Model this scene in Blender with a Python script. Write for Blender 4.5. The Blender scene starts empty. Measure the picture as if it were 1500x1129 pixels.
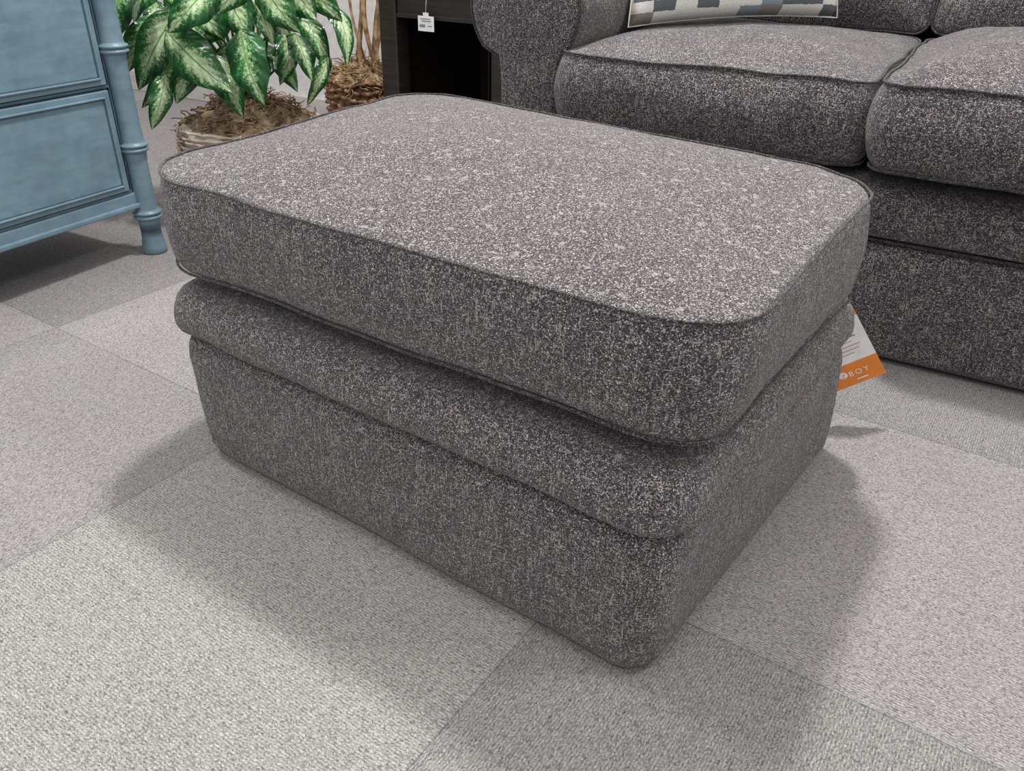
import bpy, bmesh, math, random
from mathutils import Vector, Matrix, noise
random.seed(7)
COL = bpy.context.scene.collection
PI = math.pi
# ------------------------------------------------------------------ camera
H=.77; F_=1194.6; TH=.5266; RO=.0226
Xa=Vector((1,0,0)); Fw=Vector((0,math.cos(TH),-math.sin(TH))); Dn=Vector((0,-math.sin(TH),-math.cos(TH)))
cR=math.cos(RO); sR=math.sin(RO)
Xc=Xa*cR-Dn*sR; Dc=Xa*sR+Dn*cR
CAM=Vector((0,0,H))
cam=bpy.data.cameras.new('camera'); co=bpy.data.objects.new('camera',cam); COL.objects.link(co)
cam.sensor_width=36; cam.lens=F_/1500*36; cam.clip_start=.02
m=Matrix.Identity(4)
for i in range(3):
    m[i][0]=Xc[i]; m[i][1]=-Dc[i]; m[i][2]=-Fw[i]; m[i][3]=CAM[i]
co.matrix_world=m
bpy.context.scene.camera=co
def ray(u,v): return Fw+Xc*((u-750)/F_)+Dc*((v-564.5)/F_)
def atz(u,v,z):
    r=ray(u,v); t=(z-H)/r.z; return CAM+r*t
def aty(u,v,y):
    r=ray(u,v); return CAM+r*(y/r.y)
# ------------------------------------------------------------------ helpers
def link(name,bm,mat,parent=None,smooth=True):
    bmesh.ops.recalc_face_normals(bm,faces=bm.faces[:])
    me=bpy.data.meshes.new(name); bm.to_mesh(me); bm.free()
    o=bpy.data.objects.new(name,me); COL.objects.link(o)
    if mat: me.materials.append(mat)
    if smooth:
        for p in me.polygons: p.use_smooth=True
    if parent: o.parent=parent
    return o
def empty(name,loc=(0,0,0),rz=0):
    o=bpy.data.objects.new(name,None); COL.objects.link(o); o.location=loc; o.rotation_euler=(0,0,rz); o.empty_display_size=.1
    return o
def tag(o,label,cat,group=None):
    o['label']=label; o['category']=cat
    if group: o['group']=group
def box(bm,x0,x1,y0,y1,z0,z1,bev=0,seg=2):
    vs=[bm.verts.new((x,y,z)) for z in (z0,z1) for y in (y0,y1) for x in (x0,x1)]
    fs=[bm.faces.new([vs[i] for i in f]) for f in ((0,2,3,1),(4,5,7,6),(0,1,5,4),(2,6,7,3),(0,4,6,2),(1,3,7,5))]
    if bev:
        es=list({e for f in fs for e in f.edges})
        bmesh.ops.bevel(bm,geom=es,offset=bev,segments=seg,profile=.5,affect='EDGES')
def loft(bm,rings,closed=True,cap0=False,cap1=False):
    R=[[bm.verts.new(p) for p in r] for r in rings]; n=len(R[0])
    for a,b in zip(R,R[1:]):
        for i in range(n if closed else n-1):
            j=(i+1)%n
            bm.faces.new((a[i],a[j],b[j],b[i]))
    if cap0: bm.faces.new(R[0][::-1])
    if cap1: bm.faces.new(R[-1])
    return R
def tube(bm,pts,r,closed=False,n=8):
    pts=[Vector(p) for p in pts]; N=len(pts); rings=[]
    up=Vector((0,0,1)); prev=None
    for i,p in enumerate(pts):
        if closed: d=pts[(i+1)%N]-pts[i-1]
        else: d=pts[min(i+1,N-1)]-pts[max(i-1,0)]
        if d.length<1e-9: d=Vector((0,0,1))
        d.normalize()
        if prev is None:
            a=d.cross(up)
            if a.length<.1: a=d.cross(Vector((1,0,0)))
        else: a=prev-d*prev.dot(d)
        a.normalize(); prev=a; b=d.cross(a)
        rings.append([p+a*(math.cos(2*PI*k/n)*r)+b*(math.sin(2*PI*k/n)*r) for k in range(n)])
    if closed: loft(bm,rings+[rings[0]])
    else: loft(bm,rings,cap0=True,cap1=True)
def lathe(bm,prof,cx=0,cy=0,n=32,capb=True,capt=True):
    rings=[[Vector((cx+r*math.cos(2*PI*k/n),cy+r*math.sin(2*PI*k/n),z)) for k in range(n)] for r,z in prof]
    loft(bm,rings,cap0=capb,cap1=capt)
def rrect(w,d,r,nc=9,ns=18):
    hw,hd=w/2,d/2; r=min(r,hw*.98,hd*.98); out=[]
    cs=[(hw-r,-hd+r,-90),(hw-r,hd-r,0),(-hw+r,hd-r,90),(-hw+r,-hd+r,180)]
    for k,(cx,cy,a0) in enumerate(cs):
        for i in range(nc+1):
            a=math.radians(a0+90*i/nc); out.append((cx+r*math.cos(a),cy+r*math.sin(a)))
        nx=cs[(k+1)%4]; a1=math.radians(nx[2])
        p=out[-1]; q=(nx[0]+r*math.cos(a1),nx[1]+r*math.sin(a1))
        for i in range(1,ns): out.append((p[0]+(q[0]-p[0])*i/ns,p[1]+(q[1]-p[1])*i/ns))
    return out
def nz(p,f,a,seed=0): return noise.noise(Vector(p)*f+Vector((seed*7.3,seed*3.1,seed)))*a
# ------------------------------------------------------------------ materials
def newmat(name):
    mt=bpy.data.materials.new(name); mt.use_nodes=True; nt=mt.node_tree
    b=nt.nodes['Principled BSDF']
    return mt,nt,b
def N(nt,t,**kw):
    n=nt.nodes.new(t)
    for k,v in kw.items():
        if k in n.inputs.keys(): n.inputs[k].default_value=v
        else: setattr(n,k,v)
    return n
def ramp(nt,stops,interp='LINEAR'):
    n=nt.nodes.new('ShaderNodeValToRGB'); n.color_ramp.interpolation=interp
    e=n.color_ramp.elements
    while len(e)>1: e.remove(e[-1])
    e[0].position=stops[0][0]; e[0].color=(*stops[0][1],1)
    for p,c in stops[1:]:
        x=e.new(p); x.color=(*c,1)
    return n
def mixc(nt,a,b,f,mode='MIX'):
    n=nt.nodes.new('ShaderNodeMix'); n.data_type='RGBA'; n.blend_type=mode
    for s,v in ((n.inputs[6],a),(n.inputs[7],b),(n.inputs[0],f)):
        if isinstance(v,bpy.types.NodeSocket): nt.links.new(v,s)
        elif isinstance(v,(int,float)): s.default_value=v if s.type=='VALUE' else (v,v,v,1)
        else: s.default_value=(*v,1)
    return n.outputs[2]
def bump(nt,b,h,strength=.5,dist=.002):
    n=N(nt,'ShaderNodeBump'); n.inputs['Strength'].default_value=strength; n.inputs['Distance'].default_value=dist
    nt.links.new(h,n.inputs['Height']); nt.links.new(n.outputs[0],b.inputs['Normal'])
def plain(name,c,rough=.6,metal=0):
    mt,nt,b=newmat(name)
    t=N(nt,'ShaderNodeTexCoord'); x=N(nt,'ShaderNodeTexNoise',Scale=40.0,Detail=3.0); nt.links.new(t.outputs['Object'],x.inputs['Vector'])
    r=ramp(nt,[(.3,tuple(k*.88 for k in c)),(.7,tuple(min(1,k*1.08) for k in c))]); nt.links.new(x.outputs[0],r.inputs[0])
    nt.links.new(r.outputs[0],b.inputs['Base Color']); b.inputs['Roughness'].default_value=rough; b.inputs['Metallic'].default_value=metal
    return mt
def fabric(name,gain=1.0,scale=700.,streak=.5,patch=.05):
    mt,nt,b=newmat(name); L=nt.links.new
    t=N(nt,'ShaderNodeTexCoord')
    w=N(nt,'ShaderNodeTexNoise',Scale=300.0,Detail=2.0); L(t.outputs['Object'],w.inputs['Vector'])
    ad=N(nt,'ShaderNodeVectorMath',operation='MULTIPLY_ADD'); L(w.outputs['Color'],ad.inputs[0]); ad.inputs[1].default_value=(.002,.002,.002); L(t.outputs['Object'],ad.inputs[2])
    v=N(nt,'ShaderNodeTexVoronoi',Scale=scale); L(ad.outputs[0],v.inputs['Vector'])
    sp=N(nt,'ShaderNodeSeparateColor'); L(v.outputs['Color'],sp.inputs[0])
    g=gain
    r=ramp(nt,[(0,(.023*g,.0185*g,.020*g)),(.38,(.045*g,.037*g,.040*g)),(.58,(.096*g,.083*g,.087*g)),(.76,(.165*g,.147*g,.150*g)),(.89,(.30*g,.277*g,.272*g)),(1.,(.70*g,.66*g,.63*g))]); L(sp.outputs[0],r.inputs[0])
    c1=r.outputs[0]
    for sc_,sd,thr in (((1,1,.12),680.,.94),((.2,.2,1),700.,.96)):
        mp=N(nt,'ShaderNodeMapping'); mp.inputs['Scale'].default_value=sc_; L(ad.outputs[0],mp.inputs['Vector'])
        v2=N(nt,'ShaderNodeTexVoronoi',Scale=sd); L(mp.outputs[0],v2.inputs['Vector'])
        s2=N(nt,'ShaderNodeSeparateColor'); L(v2.outputs['Color'],s2.inputs[0])
        r2=ramp(nt,[(0,(0,0,0)),(thr,(0,0,0)),(thr+.02,(streak,streak,streak))]); L(s2.outputs[1],r2.inputs[0])
        c1=mixc(nt,c1,(.46*g,.43*g,.41*g),r2.outputs[0])
    mp3=N(nt,'ShaderNodeMapping'); mp3.inputs['Scale'].default_value=(1,1,.06); L(t.outputs['Object'],mp3.inputs['Vector'])
    n4=N(nt,'ShaderNodeTexNoise',Scale=210.0,Detail=3.0); L(mp3.outputs[0],n4.inputs['Vector'])
    r4=ramp(nt,[(.3,(.78,.77,.78)),(.7,(1.2,1.2,1.19))]); L(n4.outputs[0],r4.inputs[0])
    c1=mixc(nt,c1,r4.outputs[0],1.,'MULTIPLY')
    n3=N(nt,'ShaderNodeTexNoise',Scale=16.0,Detail=3.0,Roughness=.5); L(t.outputs['Object'],n3.inputs['Vector'])
    r3=ramp(nt,[(.32,(1-patch,1-patch*1.1,1-patch*.8)),(.68,(1+patch,1+patch,1+patch))]); L(n3.outputs[0],r3.inputs[0])
    c2=mixc(nt,c1,r3.outputs[0],1.0,'MULTIPLY')
    L(c2,b.inputs['Base Color']); b.inputs['Roughness'].default_value=.92
    b.inputs['Sheen Weight'].default_value=.2; b.inputs['Sheen Roughness'].default_value=.5
    b.inputs['Specular IOR Level'].default_value=.2
    bump(nt,b,v.outputs['Distance'],.7,-.0013)
    return mt
FAB=fabric('speckled_chenille',1.0,920.,.5); FABS=fabric('speckled_chenille_sofa',.80,760.,.6,.14)
PIPE=fabric('piping_chenille',.45,950.)
PIPES=fabric('sofa_piping_chenille',.36,900.)

def carpet():
    mt,nt,b=newmat('carpet_tiles'); L=nt.links.new
    at=N(nt,'ShaderNodeAttribute'); at.attribute_name='tint'
    uv=N(nt,'ShaderNodeUVMap'); uv.uv_map='tile'
    nn=N(nt,'ShaderNodeTexNoise',Scale=170.0,Detail=2.0); L(uv.outputs[0],nn.inputs['Vector'])
    ad=N(nt,'ShaderNodeVectorMath',operation='MULTIPLY_ADD'); L(nn.outputs['Color'],ad.inputs[0]); ad.inputs[1].default_value=(.005,.005,0); L(uv.outputs[0],ad.inputs[2])
    mp=N(nt,'ShaderNodeMapping'); mp.inputs['Scale'].default_value=(1,.5,1); L(ad.outputs[0],mp.inputs['Vector'])
    v=N(nt,'ShaderNodeTexVoronoi',Scale=780.0); L(mp.outputs[0],v.inputs['Vector'])
    sp=N(nt,'ShaderNodeSeparateColor'); L(v.outputs['Color'],sp.inputs[0])
    r=ramp(nt,[(0,(.54,.54,.54)),(.2,(.84,.84,.84)),(.7,(1.05,1.05,1.05)),(1,(1.28,1.28,1.27))]); L(sp.outputs[0],r.inputs[0])
    dr=ramp(nt,[(0,(1.12,1.12,1.12)),(.5,(1.0,1.0,1.0)),(.85,(.55,.55,.55))]); L(v.outputs['Distance'],dr.inputs[0])  # shade in the valleys between loops, painted into the carpet colour
    c=mixc(nt,at.outputs['Color'],r.outputs[0],1.,'MULTIPLY'); c=mixc(nt,c,dr.outputs[0],1.,'MULTIPLY')
    sx=N(nt,'ShaderNodeSeparateXYZ'); L(ad.outputs[0],sx.inputs[0])
    m1=N(nt,'ShaderNodeMath',operation='MULTIPLY'); L(sx.outputs[0],m1.inputs[0]); m1.inputs[1].default_value=1650.
    m2=N(nt,'ShaderNodeMath',operation='SINE'); L(m1.outputs[0],m2.inputs[0])
    rr=ramp(nt,[(0,(.78,.78,.78)),(1,(1.14,1.14,1.14))])
    m3=N(nt,'ShaderNodeMapRange'); m3.inputs['From Min'].default_value=-1; L(m2.outputs[0],m3.inputs[0]); L(m3.outputs[0],rr.inputs[0])
    c=mixc(nt,c,rr.outputs[0],1.,'MULTIPLY')
    n4=N(nt,'ShaderNodeTexNoise',Scale=3.0,Detail=3.0); L(uv.outputs[0],n4.inputs['Vector'])
    r4=ramp(nt,[(.3,(.96,.96,.96)),(.7,(1.04,1.04,1.04))]); L(n4.outputs[0],r4.inputs[0])
    c=mixc(nt,c,r4.outputs[0],1.,'MULTIPLY')
    su=N(nt,'ShaderNodeUVMap'); su.uv_map='unit'
    s1=N(nt,'ShaderNodeVectorMath',operation='SUBTRACT'); L(su.outputs[0],s1.inputs[0]); s1.inputs[1].default_value=(.5,.5,0)
    s2=N(nt,'ShaderNodeVectorMath',operation='ABSOLUTE'); L(s1.outputs[0],s2.inputs[0])
    s3=N(nt,'ShaderNodeSeparateXYZ'); L(s2.outputs[0],s3.inputs[0])
    s4=N(nt,'ShaderNodeMath',operation='MAXIMUM'); L(s3.outputs[0],s4.inputs[0]); L(s3.outputs[1],s4.inputs[1])
    s5=ramp(nt,[(0,(1,1,1)),(.4960,(1,1,1)),(.499,(.70,.70,.70))]); L(s4.outputs[0],s5.inputs[0])
    c=mixc(nt,c,s5.outputs[0],1.,'MULTIPLY')
    L(c,b.inputs['Base Color']); b.inputs['Roughness'].default_value=.95; b.inputs['Specular IOR Level'].default_value=.1
    bump(nt,b,v.outputs['Distance'],.3,-.0012)
    return mt
def painted(name,c1,c2,c3,rough=.45,sc=(6,60,6),bs=.15,wear=(.86,1.1)):
    mt,nt,b=newmat(name); L=nt.links.new
    t=N(nt,'ShaderNodeTexCoord'); mp=N(nt,'ShaderNodeMapping'); mp.inputs['Scale'].default_value=sc; L(t.outputs['Object'],mp.inputs['Vector'])
    n=N(nt,'ShaderNodeTexNoise',Scale=2.0,Detail=6.0,Roughness=.65); L(mp.outputs[0],n.inputs['Vector'])
    r=ramp(nt,[(.25,c1),(.5,c2),(.78,c3)]); L(n.outputs[0],r.inputs[0])
    n2=N(nt,'ShaderNodeTexNoise',Scale=11.0,Detail=7.0,Roughness=.7); L(t.outputs['Object'],n2.inputs['Vector'])
    r2=ramp(nt,[(.35,(wear[0],)*3),(.65,(wear[1],wear[1]*.99,wear[1]*.97))]); L(n2.outputs[0],r2.inputs[0])
    c=mixc(nt,r.outputs[0],r2.outputs[0],1.,'MULTIPLY')
    L(c,b.inputs['Base Color']); b.inputs['Roughness'].default_value=rough
    bump(nt,b,n.outputs[0],bs,.001)
    return mt
BLUE=painted('distressed_blue_paint',(.135,.215,.27),(.165,.26,.325),(.215,.315,.365),.42,(3,3,22),.08,(.80,1.12))
BLUED=painted('dark_blue_edge_paint',(.06,.105,.135),(.085,.145,.185),(.12,.195,.24),.45,(8,8,8))
DARKW=painted('dark_stained_wood',(.020,.014,.012),(.036,.027,.023),(.06,.046,.04),.35,(3,3,40))
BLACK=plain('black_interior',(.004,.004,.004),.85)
WHITE=plain('white_card',(.82,.81,.8),.6)
ORANGE=plain('orange_card',(.78,.23,.025),.5)
INK=plain('dark_ink',(.06,.06,.06),.6)
BROWNINK=plain('brown_ink',(.35,.16,.06),.6)
WALL=plain('painted_wall',(.64,.615,.60),.8)
def wick(name,a,b_,c_,s=45.):
    mt,nt,b=newmat(name); L=nt.links.new
    t=N(nt,'ShaderNodeTexCoord'); n=N(nt,'ShaderNodeTexNoise',Scale=s,Detail=5.0); L(t.outputs['Object'],n.inputs['Vector'])
    r=ramp(nt,[(.3,a),(.5,b_),(.7,c_)]); L(n.outputs[0],r.inputs[0]); L(r.outputs[0],b.inputs['Base Color']); b.inputs['Roughness'].default_value=.7
    bump(nt,b,n.outputs[0],.4,.003); return mt
STRAW=wick('pale_wicker',(.50,.35,.24),(.74,.61,.50),(.90,.83,.75),20.)
DWICK=wick('brown_wicker',(.05,.022,.010),(.18,.085,.038),(.42,.26,.13))
MOSS=wick('dried_moss',(.13,.08,.045),(.32,.215,.125),(.50,.38,.25))
STEM=wick('green_stem',(.03,.09,.015),(.07,.2,.03),(.12,.28,.05))
TWIG=wick('tan_twig',(.12,.065,.028),(.28,.175,.08),(.44,.31,.17))
def leafmat():
    mt,nt,b=newmat('variegated_leaf'); L=nt.links.new
    uv=N(nt,'ShaderNodeUVMap'); uv.uv_map='UVMap'; sx=N(nt,'ShaderNodeSeparateXYZ'); L(uv.outputs[0],sx.inputs[0])
    a=N(nt,'ShaderNodeMath',operation='ABSOLUTE'); L(sx.outputs[0],a.inputs[0])
    t=N(nt,'ShaderNodeTexCoord'); n=N(nt,'ShaderNodeTexNoise',Scale=150.0,Detail=5.0,Roughness=.85); L(t.outputs['Object'],n.inputs['Vector'])
    nb=N(nt,'ShaderNodeTexNoise',Scale=11.0,Detail=1.0); L(t.outputs['Object'],nb.inputs['Vector'])
    k0=N(nt,'ShaderNodeMath',operation='MULTIPLY_ADD'); L(nb.outputs[0],k0.inputs[0]); k0.inputs[1].default_value=.6; L(n.outputs[0],k0.inputs[2])
    k=N(nt,'ShaderNodeMath',operation='MULTIPLY_ADD'); L(a.outputs[0],k.inputs[0]); k.inputs[1].default_value=-.45; L(k0.outputs[0],k.inputs[2])
    vv=N(nt,'ShaderNodeMath',operation='MULTIPLY_ADD'); L(sx.outputs[1],vv.inputs[0]); vv.inputs[1].default_value=44.
    av=N(nt,'ShaderNodeMath',operation='MULTIPLY'); L(a.outputs[0],av.inputs[0]); av.inputs[1].default_value=-14.; L(av.outputs[0],vv.inputs[2])
    si=N(nt,'ShaderNodeMath',operation='SINE'); L(vv.outputs[0],si.inputs[0])
    k2=N(nt,'ShaderNodeMath',operation='MULTIPLY_ADD'); L(si.outputs[0],k2.inputs[0]); k2.inputs[1].default_value=.03; L(k.outputs[0],k2.inputs[2])
    r=ramp(nt,[(.3,(.007,.060,.015)),(.52,(.016,.105,.022)),(.60,(.05,.2,.045)),(.65,(.34,.48,.24)),(.85,(.62,.72,.48))]); L(k2.outputs[0],r.inputs[0])
    rm=ramp(nt,[(0,(1,1,1)),(.03,(1,1,1)),(.05,(0,0,0))]); L(a.outputs[0],rm.inputs[0])
    c=mixc(nt,r.outputs[0],(.13,.34,.08),rm.outputs[0])
    L(c,b.inputs['Base Color']); b.inputs['Roughness'].default_value=.22
    bump(nt,b,si.outputs[0],.3,.002); return mt
LEAF=leafmat()
# ------------------------------------------------------------------ setting
ty=.5844; e1=Vector((math.cos(ty),-math.sin(ty),0)); e2=Vector((math.sin(ty),math.cos(ty),0)); S=.63
Q1=-.375; Q2=.743
def srgb(r,g,b): return tuple(((c/255)/12.92 if c/255<.04045 else ((c/255+.055)/1.055)**2.4) for c in (r,g,b))
tints={(-1,-1):(166,164,160),(0,-1):(153,151,148),(-2,-1):(156,152,151),(-2,0):(165,160,159),(-3,0):(148,144,143),(-3,-1):(165,160,159),
 (0,0):(163,159,158),(-1,0):(162,157,155),(0,1):(148,145,144),(1,0):(160,156,155),(1,-1):(163,159,158),(-2,1):(142,136,135),(-3,1):(144,139,138),(-1,-2):(163,161,158),(0,-2):(153,151,148),(-4,0):(158,153,152),(-4,-1):(152,147,146)}
bm=bmesh.new(); u1=bm.loops.layers.uv.new('tile'); u2=bm.loops.layers.uv.new('unit'); cl=bm.loops.layers.float_color.new('tint')
pal=[(163,159,158),(153,149,148),(146,143,142),(158,154,153)]
for i in range(-9,10):
    for j in range(-6,12):
        c=tints.get((i,j)) or pal[(i*7+j*13+i*j)%4]
        c=srgb(*c); fl=(i+j)%2
        P=[(i,j),(i+1,j),(i+1,j+1),(i,j+1)]; U=[(0,0),(1,0),(1,1),(0,1)]
        vs=[bm.verts.new(e1*(Q1+a*S)+e2*(Q2+b_*S)) for a,b_ in P]
        f=bm.faces.new(vs)
        for lp,(a,b_) in zip(f.loops,U):
            lp[u2].uv=(a,b_); A,B=(a,b_) if fl else (b_,1-a)
            lp[u1].uv=((A+i*1.37)*S,(B+j*1.71)*S); lp[cl]=(*c,1)
fo=link('floor',bm,carpet(),smooth=False); fo['kind']='structure'
SX=Vector((math.cos(.5098),-math.sin(.5098),0)); SY=Vector((math.sin(.5098),math.cos(.5098),0)); SO=Vector((.0857,1.809,0)); SROT=-.5098
bm=bmesh.new(); box(bm,-3.2,3.4,1.03,1.13,0,2.8)
w=link('wall_back',bm,WALL,smooth=False); w.location=SO; w.rotation_euler=(0,0,SROT); w['kind']='structure'
bm=bmesh.new(); box(bm,-3.2,3.4,1.012,1.029,0,.09,.004)
w=link('baseboard_back',bm,plain('baseboard_paint',(.5,.47,.45),.5),smooth=False); w.location=SO; w.rotation_euler=(0,0,SROT); w['kind']='structure'

# ------------------------------------------------------------------ generic cushion
def cushion_parts(mapf,lx,ly,z0,z1,r,bulge,crt,crb,fab,pipe,parent,name='seat_cushion',wr=.003,seed=1,pr=.0035,pow_=2.6,r1=None,fine=.35):
    r1=r1 or r
    def ringp(off,s,z):
        t=max(0,min(1,(z-z0)/(z1-z0))); rc=r+(r1-r)*t
        rr=rrect(lx+2*off,ly+2*off,max(rc+off,.01))
        return [(x*s,y*s,z) for x,y in rr]
    rings=[]
    for s in (.05,.3,.6,.85,.96,1): rings.append(ringp(-.004,s,z0-crb*(1-s**3)))
    nS=12
    for k in range(nS+1):
        t=k/nS; off=bulge*math.sin(PI*t)**.8 if 0<t<1 else -.002
        rings.append(ringp(off,1,z0+(z1-z0)*(.02+.96*t)))
    for s in (1,.992,.975,.95,.91,.85,.77,.67,.55,.42,.28,.14,.04): rings.append(ringp(-.004,s,z1+crt*(1-s**pow_)))
    def dis(q):
        d=Vector((nz(q,6,wr,seed),nz(q,6,wr,seed+5),nz(q,7,wr,seed+9)))
        return q+d+Vector((nz(q,22,wr*fine,seed),nz(q,22,wr*fine,seed+5),nz(q,22,wr*fine,seed+9)))
    bm=bmesh.new(); loft(bm,[[dis(Vector(mapf(*p))) for p in rg] for rg in rings],cap0=True,cap1=True)
    c=link(name,bm,fab,parent)
    for zz,rz in ((z0,r),(z1,r1)):
        pts=[dis(Vector(mapf(x,y,zz))) for x,y in rrect(lx+.002,ly+.002,rz)]
        bm=bmesh.new(); tube(bm,pts,pr,closed=True); link('piping',bm,pipe,c)
    return c
# ------------------------------------------------------------------ ottoman
def corners(F,L,R,z,r,Bk=None):
    F=atz(*F,z).xy; L=atz(*L,z).xy; R=atz(*R,z).xy; B=L+R-F
    if Bk: B=atz(*Bk,z).xy
    C=(F+B+L+R)/4; out=[]
    for c in (F,R,B,L):
        d=(c-C); out.append(c+d.normalized()*(.38*r))
    return out
rb=.046
K0=corners((928,995),(312,658),(1204,655),0,rb)
K1=corners((970,784),(268,476),(1230,482),.2185,rb)
KC0=corners((1003,648),(257,378),(1232,412),.325,.075)
KC1=corners((1046,474),(228,250),(1258,264),.455,.10,(618,134))
LX,LY=.60,.80
def bil(K,x,y):
    u=x/LX+.5; v=y/LY+.5; F,R,B,L=K
    return F*(1-u)*(1-v)+R*u*(1-v)+B*u*v+L*(1-u)*v
def mbody(x,y,z):
    t=z/.2185
    p=bil(K0,x,y)*(1-t)+bil(K1,x,y)*t if t<1 else bil(K1,x,y)
    return Vector((p.x,p.y,z))
def mcush(x,y,z):
    t=(z-.325)/.13; t2=max(-.1,min(1,t))
    p=bil(KC0,x,y)*(1-t2)+bil(KC1,x,y)*t2
    return Vector((p.x,p.y,z))
cen=(K0[0]+K0[2])/2
root=empty('ottoman',(cen.x,cen.y,0)); tag(root,'large speckled charcoal fabric ottoman with thick piped cushion standing on the carpet tiles','ottoman')
def put(o,parent):
    o.parent=parent; o.location=-Vector(parent.location)
def bd(q): return q+Vector((nz(q,7,.004,3)+nz(q,20,.0018,13),nz(q,7,.004,4)+nz(q,20,.0018,14),nz(q,9,.003,5) if q.z>.02 else 0))
def body(levels,name,mat,c0,c1,rr_):
    rings=[[bd(mbody(x,y,z)) for x,y in rrect(LX+2*off,LY+2*off,max(.012,rr_+off))] for z,off in levels]
    bm=bmesh.new(); loft(bm,rings,cap0=c0,cap1=c1); o=link(name,bm,mat); put(o,root); return o
body([(.001,-.03),(.003,-.018),(.010,-.008),(.024,-.001),(.06,.002),(.10,.003),(.14,.003),(.175,.003),(.19,.001),(.200,-.003),(.207,-.009),(.2115,-.020),(.2120,-.04)],'base_panel',FAB,True,True,rb)
o=body([(.2140,-.04),(.2145,-.013),(.2165,.000),(.221,.0075),(.230,.0115),(.243,.0115),(.256,.0095),(.268,.0055),(.278,-.002),(.285,-.013),(.289,-.028),(.290,-.06),(.290,-.15)],'padded_band',FAB,True,True,rb)
pts=[bd(mbody(x,y,.2138)) for x,y in rrect(LX-.020,LY-.020,rb)]
bm=bmesh.new(); tube(bm,pts,.0020,closed=True); c=link('piping',bm,PIPE); c.parent=o
c=cushion_parts(mcush,LX,LY,.323,.455,.075,.008,.042,.008,FAB,PIPE,None,wr=.005,pow_=2.0,pr=.0020,r1=.10)
put(c,root)
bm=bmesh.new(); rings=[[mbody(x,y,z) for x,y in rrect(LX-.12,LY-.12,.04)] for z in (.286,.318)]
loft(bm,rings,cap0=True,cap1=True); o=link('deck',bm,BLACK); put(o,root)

# ------------------------------------------------------------------ hang tag on ottoman
BR=aty(1298,545,1.225); BL=aty(1225,573,1.225); TR=aty(1243,448,1.225)
ex=(BR-BL).normalized(); ny=Vector((0,1,0))
ez=(TR-BR).normalized()
hgt=(TR-BR).length; wd=.085
tg=empty('hang_tag',(BR.x,BR.y,BR.z)); tag(tg,'orange and white cardboard tag hanging at the right side of the ottoman','tag')
ez=(ez-ex*ez.dot(ex)*.2).normalized()
def tpt(a,b,c=0): return ex*a+ez*b-ny*c
def quad(name,a0,a1,b0,b1,c,mat,par,th=.0004):
    bm=bmesh.new(); vs=[]
    for cc in (c,c+th):
        for a,b_ in ((a0,b0),(a1,b0),(a1,b1),(a0,b1)): vs.append(bm.verts.new(tpt(a,b_,cc)))
    for f in ((0,1,2,3),(7,6,5,4),(0,4,5,1),(1,5,6,2),(2,6,7,3),(3,7,4,0)): bm.faces.new([vs[i] for i in f])
    return link(name,bm,mat,par,smooth=False)
card=quad('card',-wd,0,0,hgt,0,WHITE,tg,.0008)
st_=hgt*.30
quad('orange_strip',-wd,0,0,st_,.0009,ORANGE,card); quad('orange_strip',-wd,0,hgt*.87,hgt,.0009,ORANGE,card)
def text_mesh(s,size,name,mat,par,fn,spacing=1.0):
    cu=bpy.data.curves.new(name,'FONT'); cu.body=s; cu.size=size; cu.space_character=spacing; cu.align_x='LEFT'
    ob=bpy.data.objects.new(name,cu); COL.objects.link(ob)
    dg=bpy.context.evaluated_depsgraph_get(); me=bpy.data.meshes.new_from_object(ob.evaluated_get(dg)); COL.objects.unlink(ob); bpy.data.objects.remove(ob)
    for v in me.vertices: v.co=fn(v.co.x,v.co.y)
    me.materials.clear(); me.materials.append(mat)
    o=bpy.data.objects.new(name,me); COL.objects.link(o); o.parent=par; return o
text_mesh('BOY',.0145,'lettering',WHITE,card,lambda x,y:tpt(-.0555+x,st_*.42+y,.0016),1.38)
bm=bmesh.new(); n=24; vs=[bm.verts.new(tpt(-.0645+.0072*math.cos(2*PI*k/n),st_*.56+.0072*math.sin(2*PI*k/n),.0015)) for k in range(n)]; bm.faces.new(vs); link('round_logo',bm,WHITE,card,False)
text_mesh('Z',.0120,'lettering',ORANGE,card,lambda x,y:tpt(-.0683+x,st_*.43+y,.0019))
quad('small_text',-.046,-.028,st_*.18,st_*.23,.0014,WHITE,card,.0002)
for k,(wl,bb) in enumerate(((.036,.78),(.028,.71),(.033,.62),(.024,.565),(.035,.51),(.030,.46),(.02,.41))):
    quad('printed_line',-.05,-.05+wl,hgt*bb,hgt*bb+(.0022 if k in (0,2) else .0009),.0010,BROWNINK,card,.0002)
bm=bmesh.new(); tube(bm,[tpt(-wd*.5,hgt*.95,.001),tpt(-wd*.45,hgt*1.25,-.01),tpt(-wd*.55,hgt*1.6,.0)],.0008,n=6); link('string',bm,WHITE,tg)

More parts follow.
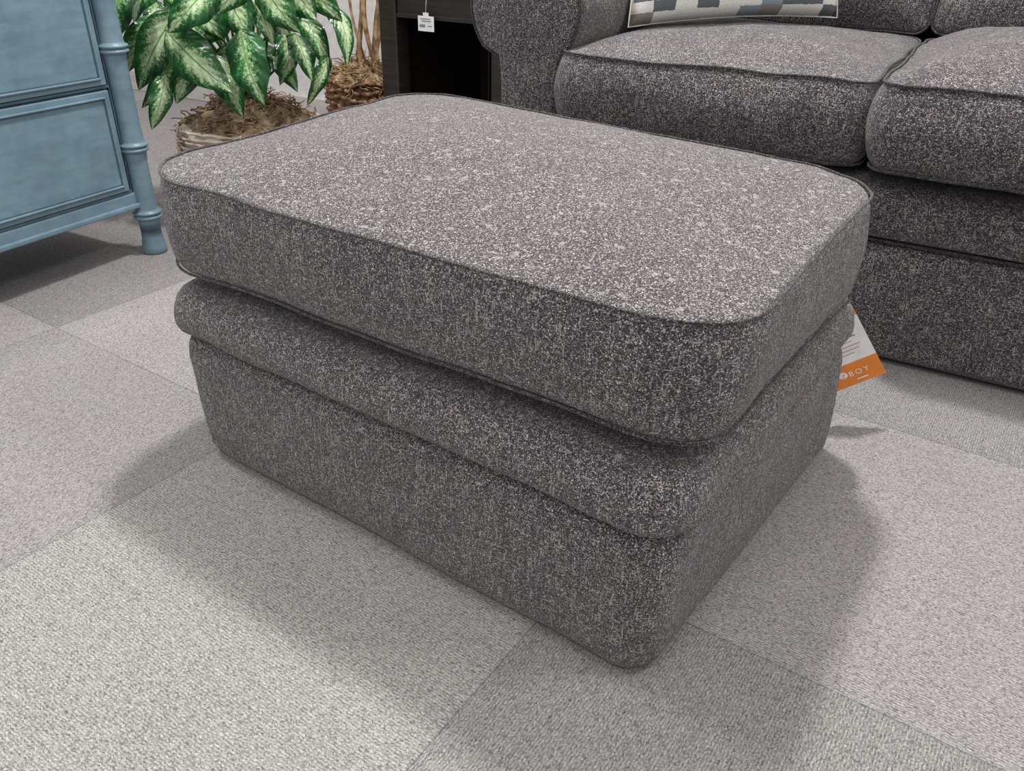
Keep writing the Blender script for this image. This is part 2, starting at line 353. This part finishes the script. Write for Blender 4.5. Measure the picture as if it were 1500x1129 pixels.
# ------------------------------------------------------------------ sofa
so=empty('sofa',SO,SROT); tag(so,'charcoal speckled two cushion sofa with rolled arms behind the ottoman','sofa')
W2=1.25
bm=bmesh.new(); box(bm,-.14,W2+.14,.0,.93,.008,.245,.02,3); link('base_panel',bm,FABS,so)
prof=[(.06,.248),(.01,.250),(-.010,.258),(-.016,.275),(-.018,.305),(-.014,.335),(-.002,.352),(.03,.357),(.5,.357),(.5,.25)]
nX=40; rings=[[Vector((0.002+(W2-.004)*i/nX,y+nz((i*.2,y,z),3,.003),z)) for (y,z) in prof] for i in range(nX+1)]
bm=bmesh.new(); loft(bm,rings,closed=True,cap0=True,cap1=True); link('padded_band',bm,FABS,so)
bm=bmesh.new(); tube(bm,[Vector((W2*i/40,.000,.2475)) for i in range(41)],.003); link('piping',bm,PIPES,so)
for sx_ in (-1,1):
    pr=[(0,.010),(0,.25),(0,.48)]
    cx_,cz_,rr_=-.088,.600,.132
    for k in range(0,29):
        a=math.radians(-42+ (262)*k/28); pr.append((cx_+rr_*math.cos(a)*1.0,cz_+rr_*math.sin(a)))
    pr+=[(-.150,.495),(-.142,.45),(-.14,.25),(-.14,.010)]
    ys=[-.012,-.008,.004,.03,.2,.5,.8,.9,.93]; ins=[.024,.012,.003,0,0,0,0,.004,.02]
    ccx,ccz=-.075,.36
    rings=[]
    for y,i_ in zip(ys,ins):
        rg=[]
        for (x,z) in pr:
            dx,dz=ccx-x,(ccz if z<.45 else .6)-z; l=math.hypot(dx,dz) or 1
            zz=z+dz/l*i_ if z>.45 else z
            q=Vector((x+dx/l*i_,y,zz)); q+=Vector((nz(q,6,.004,2),0,nz(q,6,.004,8) if z>.1 else 0))
            if sx_==1: q.x=W2-q.x
            rg.append(q)
        rings.append(rg)
    bm=bmesh.new(); loft(bm,rings,cap0=True,cap1=True); am=link('arm',bm,FABS,so)
    bm=bmesh.new(); tube(bm,[r+Vector((0,-.004,0)) for r in rings[2][2:-2]],.0030); link('piping',bm,PIPES,am)
for k,(x0,x1,yo,zo,sd,cr,wv) in enumerate(((.004,.616,-.03,0,11,.040,.007),(.636,1.246,-.062,.010,17,.062,.008))):
    cxm=(x0+x1)/2; d=.72
    def mp_(x,y,z,cxm=cxm,yo=yo,zo=zo,d=d): return Vector((cxm+x,yo+d/2+y,z+zo))
    cushion_parts(mp_,x1-x0,d,.378,.524,.05,.018,cr,.006,FABS,PIPES,so,wr=wv,seed=sd,pow_=2.6,fine=.25,pr=.0026)
for k,(x0,x1) in enumerate(((.0,.622),(.628,1.25))):
    cxm=(x0+x1)/2
    def mb_(x,y,z,cxm=cxm): return Vector((cxm+x,.89-z+(y)*.12,.785+y))
    cushion_parts(mb_,x1-x0,.50,.0,.16,.03,.004,.035,.0,FABS,PIPES,so,name='back_cushion',wr=.006,seed=30+k,pow_=4,pr=.0026)
bm=bmesh.new(); box(bm,.0,W2,.86,.97,.25,.9,.03,3); link('back_frame',bm,FABS,so)

# throw pillow
def pillowmat():
    mt,nt,b=newmat('block_pattern_pillow'); L=nt.links.new
    uv=N(nt,'ShaderNodeUVMap'); uv.uv_map='UVMap'
    nd=N(nt,'ShaderNodeTexNoise',Scale=110.0,Detail=2.0); L(uv.outputs[0],nd.inputs['Vector'])
    ad=N(nt,'ShaderNodeVectorMath',operation='MULTIPLY_ADD'); L(nd.outputs['Color'],ad.inputs[0]); ad.inputs[1].default_value=(.006,.005,0); L(uv.outputs[0],ad.inputs[2])
    sx=N(nt,'ShaderNodeSeparateXYZ'); L(ad.outputs[0],sx.inputs[0])
    def M(op,a,b_=None):
        n=N(nt,'ShaderNodeMath',operation=op)
        for s,v in zip(n.inputs,(a,b_)):
            if v is None: continue
            if isinstance(v,bpy.types.NodeSocket): L(v,s)
            else: s.default_value=v
        return n.outputs[0]
    row=M('FLOOR',M('DIVIDE',sx.outputs[1],.024)); wn0=N(nt,'ShaderNodeTexWhiteNoise'); wn0.noise_dimensions='1D'; L(row,wn0.inputs['W'])
    colx=M('FLOOR',M('ADD',M('DIVIDE',sx.outputs[0],.050),wn0.outputs['Value']))
    cb=N(nt,'ShaderNodeCombineXYZ'); L(colx,cb.inputs[0]); L(row,cb.inputs[1])
    wn=N(nt,'ShaderNodeTexWhiteNoise'); wn.noise_dimensions='2D'; L(cb.outputs[0],wn.inputs['Vector'])
    r=ramp(nt,[(0,(.82,.81,.76)),(.30,(.13,.15,.16)),(.46,(.80,.79,.74)),(.58,(.30,.27,.22)),(.68,(.27,.34,.38)),(.84,(.82,.81,.76))],'CONSTANT'); L(wn.outputs['Value'],r.inputs[0])
    n=N(nt,'ShaderNodeTexNoise',Scale=420.0); L(uv.outputs[0],n.inputs['Vector']); r2=ramp(nt,[(.3,(.78,.78,.78)),(.7,(1.12,1.12,1.12))]); L(n.outputs[0],r2.inputs[0])
    c=mixc(nt,r.outputs[0],r2.outputs[0],1.,'MULTIPLY'); L(c,b.inputs['Base Color']); b.inputs['Roughness'].default_value=.9
    bump(nt,b,n.outputs[0],.4,.002); return mt
A=atz(920,40,.552); B=atz(1226,26,.576); px_=(B-A); plen=px_.length; px_.normalize()
hy=Vector((0,0,1)).cross(px_)
pu=(Vector((0,0,1))*.96+hy*.2).normalized(); pn=px_.cross(pu).normalized()
pc=(A+B)/2+pu*(plen*.5)
pl=empty('throw_pillow',(A+B)/2); tag(pl,'cream throw pillow with gray and taupe block pattern on the left sofa cushion','pillow')
bm=bmesh.new(); uvl=bm.loops.layers.uv.new('UVMap'); G=28; hs=plen/2; grid={}
for side in (1,-1):
    for i in range(G+1):
        for j in range(G+1):
            a=-1+2*i/G; c_=-1+2*j/G
            edge=i in(0,G) or j in(0,G)
            if side==-1 and edge: grid[(side,i,j)]=grid[(1,i,j)]; continue
            th=.06*((1-a**4)*(1-c_**4))**.5
            pin=1-.05*(1-a*a)*(abs(c_)**6)-0; pin2=1-.05*(1-c_*c_)*(abs(a)**6)
            v=px_*(a*hs*pin2)+pu*(c_*hs*pin)+pn*(side*th)+(pc-pl.location)
            grid[(side,i,j)]=bm.verts.new(v)
    for i in range(G):
        for j in range(G):
            f=bm.faces.new([grid[(side,i,j)],grid[(side,i+1,j)],grid[(side,i+1,j+1)],grid[(side,i,j+1)]])
            for lp,(ii,jj) in zip(f.loops,((i,j),(i+1,j),(i+1,j+1),(i,j+1))): lp[uvl].uv=(ii/G*.5+.03,jj/G*.5+.5)
pts=[grid[(1,i,0)].co.copy() for i in range(G)]+[grid[(1,G,j)].co.copy() for j in range(G)]+[grid[(1,i,G)].co.copy() for i in range(G,0,-1)]+[grid[(1,0,j)].co.copy() for j in range(G,0,-1)]
cv=link('cover',bm,pillowmat(),pl)
bm=bmesh.new(); tube(bm,pts,.0014,closed=True); link('seam',bm,plain('pillow_seam',(.72,.70,.64),.9),pl)

# ------------------------------------------------------------------ end table
tb=Vector((-.367,2.3,0)); tl=empty('end_table',tb,SROT); tag(tl,'dark wood end table with open black shelf beside the sofa arm','end table')
TW,TD,TH_=.395,.52,.64
for x in (0,TW-.055):
    for y in (0,TD-.055):
        bm=bmesh.new(); box(bm,x,x+.055,y,y+.055,0,TH_-.03,.004); link('leg',bm,DARKW,tl,False)
bm=bmesh.new(); box(bm,-.015,TW,-.015,TD+.015,TH_-.03,TH_,.006); link('tabletop',bm,DARKW,tl,False)
bm=bmesh.new(); box(bm,.055,TW-.055,.008,.03,.535,TH_-.03,.002); box(bm,.055,TW-.055,.002,.008,.53,.54,.001); link('apron',bm,DARKW,tl,False)
bm=bmesh.new(); box(bm,.012,.022,.055,TD-.055,.10,TH_-.03); link('side_panel',bm,DARKW,tl,False)
bm=bmesh.new(); box(bm,TW-.022,TW-.012,.055,TD-.055,.10,TH_-.03); link('side_panel',bm,BLACK,tl,False)
bm=bmesh.new(); box(bm,.055,TW-.055,TD-.03,TD-.02,.10,TH_-.03); link('back_panel',bm,BLACK,tl,False)
bm=bmesh.new(); box(bm,.022,TW-.022,.01,TD-.03,.10,.13); link('shelf',bm,DARKW,tl,False)
def onplane(u,v,dist):
    r=ray(u,v); n=SY; t=(n.dot(tb)+dist-n.dot(CAM))/n.dot(r); return CAM+r*t
pc_=onplane(624,34,-.012)
pg=empty('price_tag',pc_,SROT); tag(pg,'small white price tag hanging on the front of the dark end table','tag')
bm=bmesh.new(); box(bm,-.024,.024,-.0006,.0006,-.019,.016,.0004); cd=link('card',bm,WHITE,pg,False)
bm=bmesh.new(); box(bm,-.008,.008,-.0006,.0006,.0161,.024); link('card_tab',bm,WHITE,cd,False)
bm=bmesh.new()
for k in range(9):
    x=-.019+k*.002; box(bm,x,x+.0009,-.0012,-.0008,-.010,-.003)
for z,x0,x1 in ((.010,-.016,.014),(.005,-.012,.016),(-.006,.004,.019)): box(bm,x0,x1,-.0012,-.0008,z-.0008,z+.0005)
link('printing',bm,INK,cd,False)
bm=bmesh.new(); tube(bm,[Vector((0,0,.022)),Vector((.001,.002,.05)),Vector((0,.008,.075))],.0007,n=6); link('string',bm,WHITE,pg)

# ------------------------------------------------------------------ blue cabinet
ca=empty('dresser',(-.92,1.967,0),math.atan2(.885,.466)); tag(ca,'distressed blue dresser with drawers and bamboo style corner posts','dresser')
CW,CD,CH=1.0,.45,.92
bm=bmesh.new(); box(bm,-CW,0,.012,CD,.128,CH,.003); link('body',bm,BLUE,ca,False)
bm=bmesh.new(); box(bm,-CW-.03,.03,-.03,CD+.01,CH,CH+.025,.006); link('top',bm,BLUE,ca,False)
bm=bmesh.new(); box(bm,-CW+.02,-.02,-.002,.02,.126,.160,.004); box(bm,-CW+.02,-.02,-.010,.012,.122,.134,.003); link('bottom_rail',bm,BLUE,ca,False)
for (z0,z1) in ((.168,.400),(.412,.645),(.657,.89)):
    bm=bmesh.new(); box(bm,-CW+.035,-.038,-.004,.014,z0,z1,.002); dr=link('drawer',bm,BLUE,ca,False)
    x0,x1=-CW+.047,-.050; a,b_=z0+.012,z1-.012
    bm=bmesh.new()
    box(bm,x0,x1,-.010,-.004,a,a+.005,.002); box(bm,x0,x1,-.010,-.004,b_-.005,b_,.002); box(bm,x0,x0+.005,-.010,-.004,a,b_,.002); box(bm,x1-.005,x1,-.010,-.004,a,b_,.002)
    link('moulding',bm,BLUE,dr,False)
    bm=bmesh.new(); box(bm,x0+.006,x1-.006,-.0046,-.004,a+.006,a+.0075); box(bm,x0+.006,x1-.006,-.0046,-.004,b_-.0075,b_-.006); box(bm,x1-.0075,x1-.006,-.0046,-.004,a+.006,b_-.006)
    box(bm,-CW+.03,-.03,.0,.0118,z0-.007,z0-.002)
    link('dark_edge_line',bm,BLUED,dr,False)
bm=bmesh.new(); box(bm,-.030,-.0265,.004,.0118,.165,.9); link('dark_groove',bm,BLUED,ca,False)
def post(x,y):
    rp=.027; prof=[(.027,0),(.030,.004),(.029,.016),(.025,.04),(.0235,.07)]
    for zc in (.10,.265,.485,.70,.86):
        prof+=[(rp*.90,zc-.04),(rp*.98,zc-.015),(rp*1.03,zc-.010),(rp*1.24,zc-.008),(rp*1.28,zc-.0055),(rp*1.24,zc-.003),(rp*1.05,zc-.0008),(rp*1.05,zc+.0008),(rp*1.24,zc+.003),(rp*1.28,zc+.0055),(rp*1.24,zc+.008),(rp*1.03,zc+.010),(rp*.98,zc+.015),(rp*.92,zc+.045)]
    prof+=[(rp,.92)]
    bm=bmesh.new(); lathe(bm,prof,x,y,28); return link('post',bm,BLUE,ca)
for x,y in ((0,0),(-CW,0),(0,CD-.02),(-CW,CD-.02)): post(x,y)

# ------------------------------------------------------------------ plants
def basket(parent,cx,cy,prof,mat,rows,rr,wob=.001):
    bm=bmesh.new(); lathe(bm,[(r*.97,z) for r,z in prof],cx,cy,48)
    zt=prof[-1][1]
    def rad(z):
        for (r0,z0),(r1,z1) in zip(prof,prof[1:]):
            if z0<=z<=z1: return r0+(r1-r0)*(z-z0)/(z1-z0)
        return prof[-1][0]
    for k in range(rows):
        z=rr+(zt-rr)*k/(rows-1); R=rad(z)
        pts=[]; n=96; ph=random.uniform(0,6)
        for i in range(n):
            a=2*PI*i/n; rd=R+rr*.7*math.cos(a*24+PI*(k%2))
            pts.append(Vector((cx+rd*math.cos(a),cy+rd*math.sin(a),max(rr,z+random.uniform(-.001,.001)+wob*math.sin(a*5+ph)))))
        tube(bm,pts,rr*.75,closed=True,n=6)
    return link('basket',bm,mat,parent)
def moss(parent,cx,cy,z,R,hh,nst,mat,stp=.016):
    bm=bmesh.new(); rings=[]
    for s in (1.02,.96,.85,.7,.5,.3,.15,.03):
        rings.append([Vector((cx+R*s*math.cos(a*2*PI/48),cy+R*s*math.sin(a*2*PI/48),z+hh*(1-s*s)+nz((math.cos(a*2*PI/48)*s*3,math.sin(a*2*PI/48)*s*3,z),2,.03)+nz((math.cos(a*2*PI/48)*s*9,math.sin(a*2*PI/48)*s*9,z),2,.012))) for a in range(48)])
    loft(bm,rings,cap1=True)
    for k in range(nst):
        a=random.uniform(0,2*PI); s=random.uniform(.2,1.0); p=Vector((cx+R*s*math.cos(a),cy+R*s*math.sin(a),z+hh*max(0,1-s*s)+.006))
        d=Vector((random.uniform(-1,1),random.uniform(-1,1),random.uniform(-.2,.2))); q=[p]
        for i in range(6):
            d+=Vector((random.uniform(-1.2,1.2),random.uniform(-1.2,1.2),random.uniform(-.7,.5))); d.normalize(); q.append(q[-1]+d*stp)
        tube(bm,q,random.uniform(.001,.0026),n=4)
    return link('moss',bm,mat,parent)
def leaf(bm,uvl,base,tip,wid,face,bend):
    d=tip-base; Ln=d.length; d.normalize(); side=d.cross(face).normalized(); nn=side.cross(d).normalized()
    if nn.dot(face)<0: nn=-nn
    U,V=8,16; g=[]; ph=random.uniform(0,6)
    for j in range(V+1):
        t=j/V; w_=wid*(math.sin(PI*min(1,t**.72))**.85)+.0008
        if j==V: w_=.0006
        c=base+d*(Ln*t)+nn*(bend*Ln*math.sin(PI*t))+side*(.08*Ln*math.sin(PI*t)*math.sin(ph))
        row=[]
        for i in range(U+1):
            a=-1+2*i/U
            p=c+side*(a*w_*.94)+nn*((abs(a)*.42-(a*a)*.5)*w_)+nn*(math.sin(t*15+a*2+ph)*w_*.15*abs(a))
            row.append(bm.verts.new(p))
        g.append(row)
    for j in range(V):
        for i in range(U):
            f=bm.faces.new((g[j][i],g[j][i+1],g[j+1][i+1],g[j+1][i]))
            for lp,(ii,jj) in zip(f.loops,((i,j),(i+1,j),(i+1,j+1),(i,j+1))): lp[uvl].uv=(-1+2*ii/U,jj/V)
PX,PY=-.76,2.38
p1=empty('potted_plant',(PX,PY,0)); tag(p1,'artificial variegated green leafy plant in pale basket beside the blue dresser','potted plant')
basket(p1,0,0,[(.11,0),(.15,.02),(.190,.10),(.207,.17),(.205,.21),(.197,.236)],STRAW,18,.005,.003)
moss(p1,0,0,.222,.182,.080,800,MOSS,.009)
LV=[((262,12),(203,132),.046,2.20),((243,45),(340,136),.054,2.14),((352,42),(388,155),.054,2.14),((415,-20),(463,30),.048,2.2),((195,-30),(168,62),.042,2.2),
((242,108),(222,190),.028,2.15),((318,80),(356,172),.040,2.2),((478,0),(508,98),.028,2.3),((432,50),(457,118),.036,2.25),((482,80),(450,155),.022,2.3),
((312,-30),(246,48),.046,2.12),((322,-35),(368,60),.052,2.2),((385,-35),(440,48),.05,2.16),((232,25),(183,108),.036,2.25),((300,75),(258,152),.036,2.25),
((412,35),(410,125),.036,2.3),((455,-50),(502,32),.04,2.25),((235,-50),(196,32),.045,2.15),((355,-80),(318,22),.05,2.1),((440,20),(482,105),.030,2.35),
((282,35),(302,125),.040,2.24),((395,-80),(475,-10),.045,2.2),((270,-95),(215,-20),.046,2.2),((332,10),(285,70),.042,2.3),((380,65),(436,135),.032,2.35),((255,80),(208,158),.026,2.3),
((300,-130),(280,-50),.05,2.3),((380,-150),(400,-60),.05,2.3),((460,-120),(525,-50),.046,2.4),((200,-110),(155,-30),.046,2.3),((365,-20),(400,66),.044,2.26),((340,60),(330,140),.036,2.32),((300,-10),(330,60),.046,2.3),((260,-20),(280,60),.046,2.32),((420,-60),(400,20),.046,2.3),((225,0),(245,80),.036,2.32),((370,60),(370,130),.036,2.34)]
bm=bmesh.new(); uvl=bm.loops.layers.uv.new('UVMap'); bs=bmesh.new(); O=Vector(p1.location)
for k,(b0,t0,wd_,yy) in enumerate(LV):
    bp=aty(*b0,yy+.04)-O; tp=aty(*t0,yy-.02)-O
    face=(CAM-(bp+O)).normalized()+Vector((random.uniform(-.8,.8),random.uniform(-.2,.2),random.uniform(-.2,.7)))
    leaf(bm,uvl,bp,tp,wd_*1.10,face.normalized(),random.uniform(.05,.2))
    root_=Vector((random.uniform(-.04,.04),random.uniform(-.03,.05),.27))
    mid=(root_+bp)/2+Vector((0,.02,.10))
    q=[root_*(1-t)**2+mid*2*t*(1-t)+bp*t*t for t in [i/8 for i in range(9)]]
    tube(bs,q,.0035,n=6)
link('foliage',bm,LEAF,p1); link('stems',bs,STEM,p1)
P2=Vector((-.535,2.95,0)); p2=empty('twig_basket_plant',P2); tag(p2,'small brown wicker basket with moss and tan twigs behind the leafy plant','potted plant')
basket(p2,0,0,[(.085,0),(.10,.02),(.12,.12),(.125,.22),(.122,.26)],DWICK,12,.009,.006)
moss(p2,0,0,.25,.12,.06,380,wick('straw_moss',(.10,.06,.03),(.28,.18,.085),(.48,.36,.2)),.012)
bm=bmesh.new()
for k in range(9):
    a=random.uniform(0,2*PI); p=Vector((.03*math.cos(a)+.035,.03*math.sin(a),.26)); q=[]
    ph=random.uniform(0,6)
    for i in range(16):
        t=i/15; q.append(p+Vector((.02*math.sin(ph+t*7)+.03*t*math.cos(a),.02*math.cos(ph+t*6)+.03*t*math.sin(a),t*.62)))
    tube(bm,q,random.uniform(.004,.009),n=7)
link('twigs',bm,TWIG,p2)

# ------------------------------------------------------------------ light
sc=bpy.context.scene
w=bpy.data.worlds.new('world'); sc.world=w; w.use_nodes=True
bg=w.node_tree.nodes['Background']; bg.inputs[0].default_value=(1,.985,.985,1); bg.inputs[1].default_value=.76
def area(name,loc,target,size,power,col=(1,.98,.965)):
    l=bpy.data.lights.new(name,'AREA'); l.shape='DISK'; l.size=size; l.energy=power; l.color=col
    o=bpy.data.objects.new(name,l); COL.objects.link(o); o.location=loc
    o.rotation_euler=(Vector(target)-Vector(loc)).to_track_quat('-Z','Y').to_euler(); return o
area('ceiling_spot_key',(.10,1.85,2.8),(0.1,1.1,.2),.22,64)
area('ceiling_spot_left',(-1.4,1.6,2.7),(-.8,1.7,0),.5,24)
area('ceiling_spot_right',(1.6,.6,2.7),(1.0,1.2,0),.5,22)
area('added_front_fill',(-.9,-.6,2.7),(-.2,.8,0),.6,14)  # unseen fill lamp, added to brighten the ottoman's sides
try:
    sc.view_settings.view_transform='Standard'
except Exception: pass
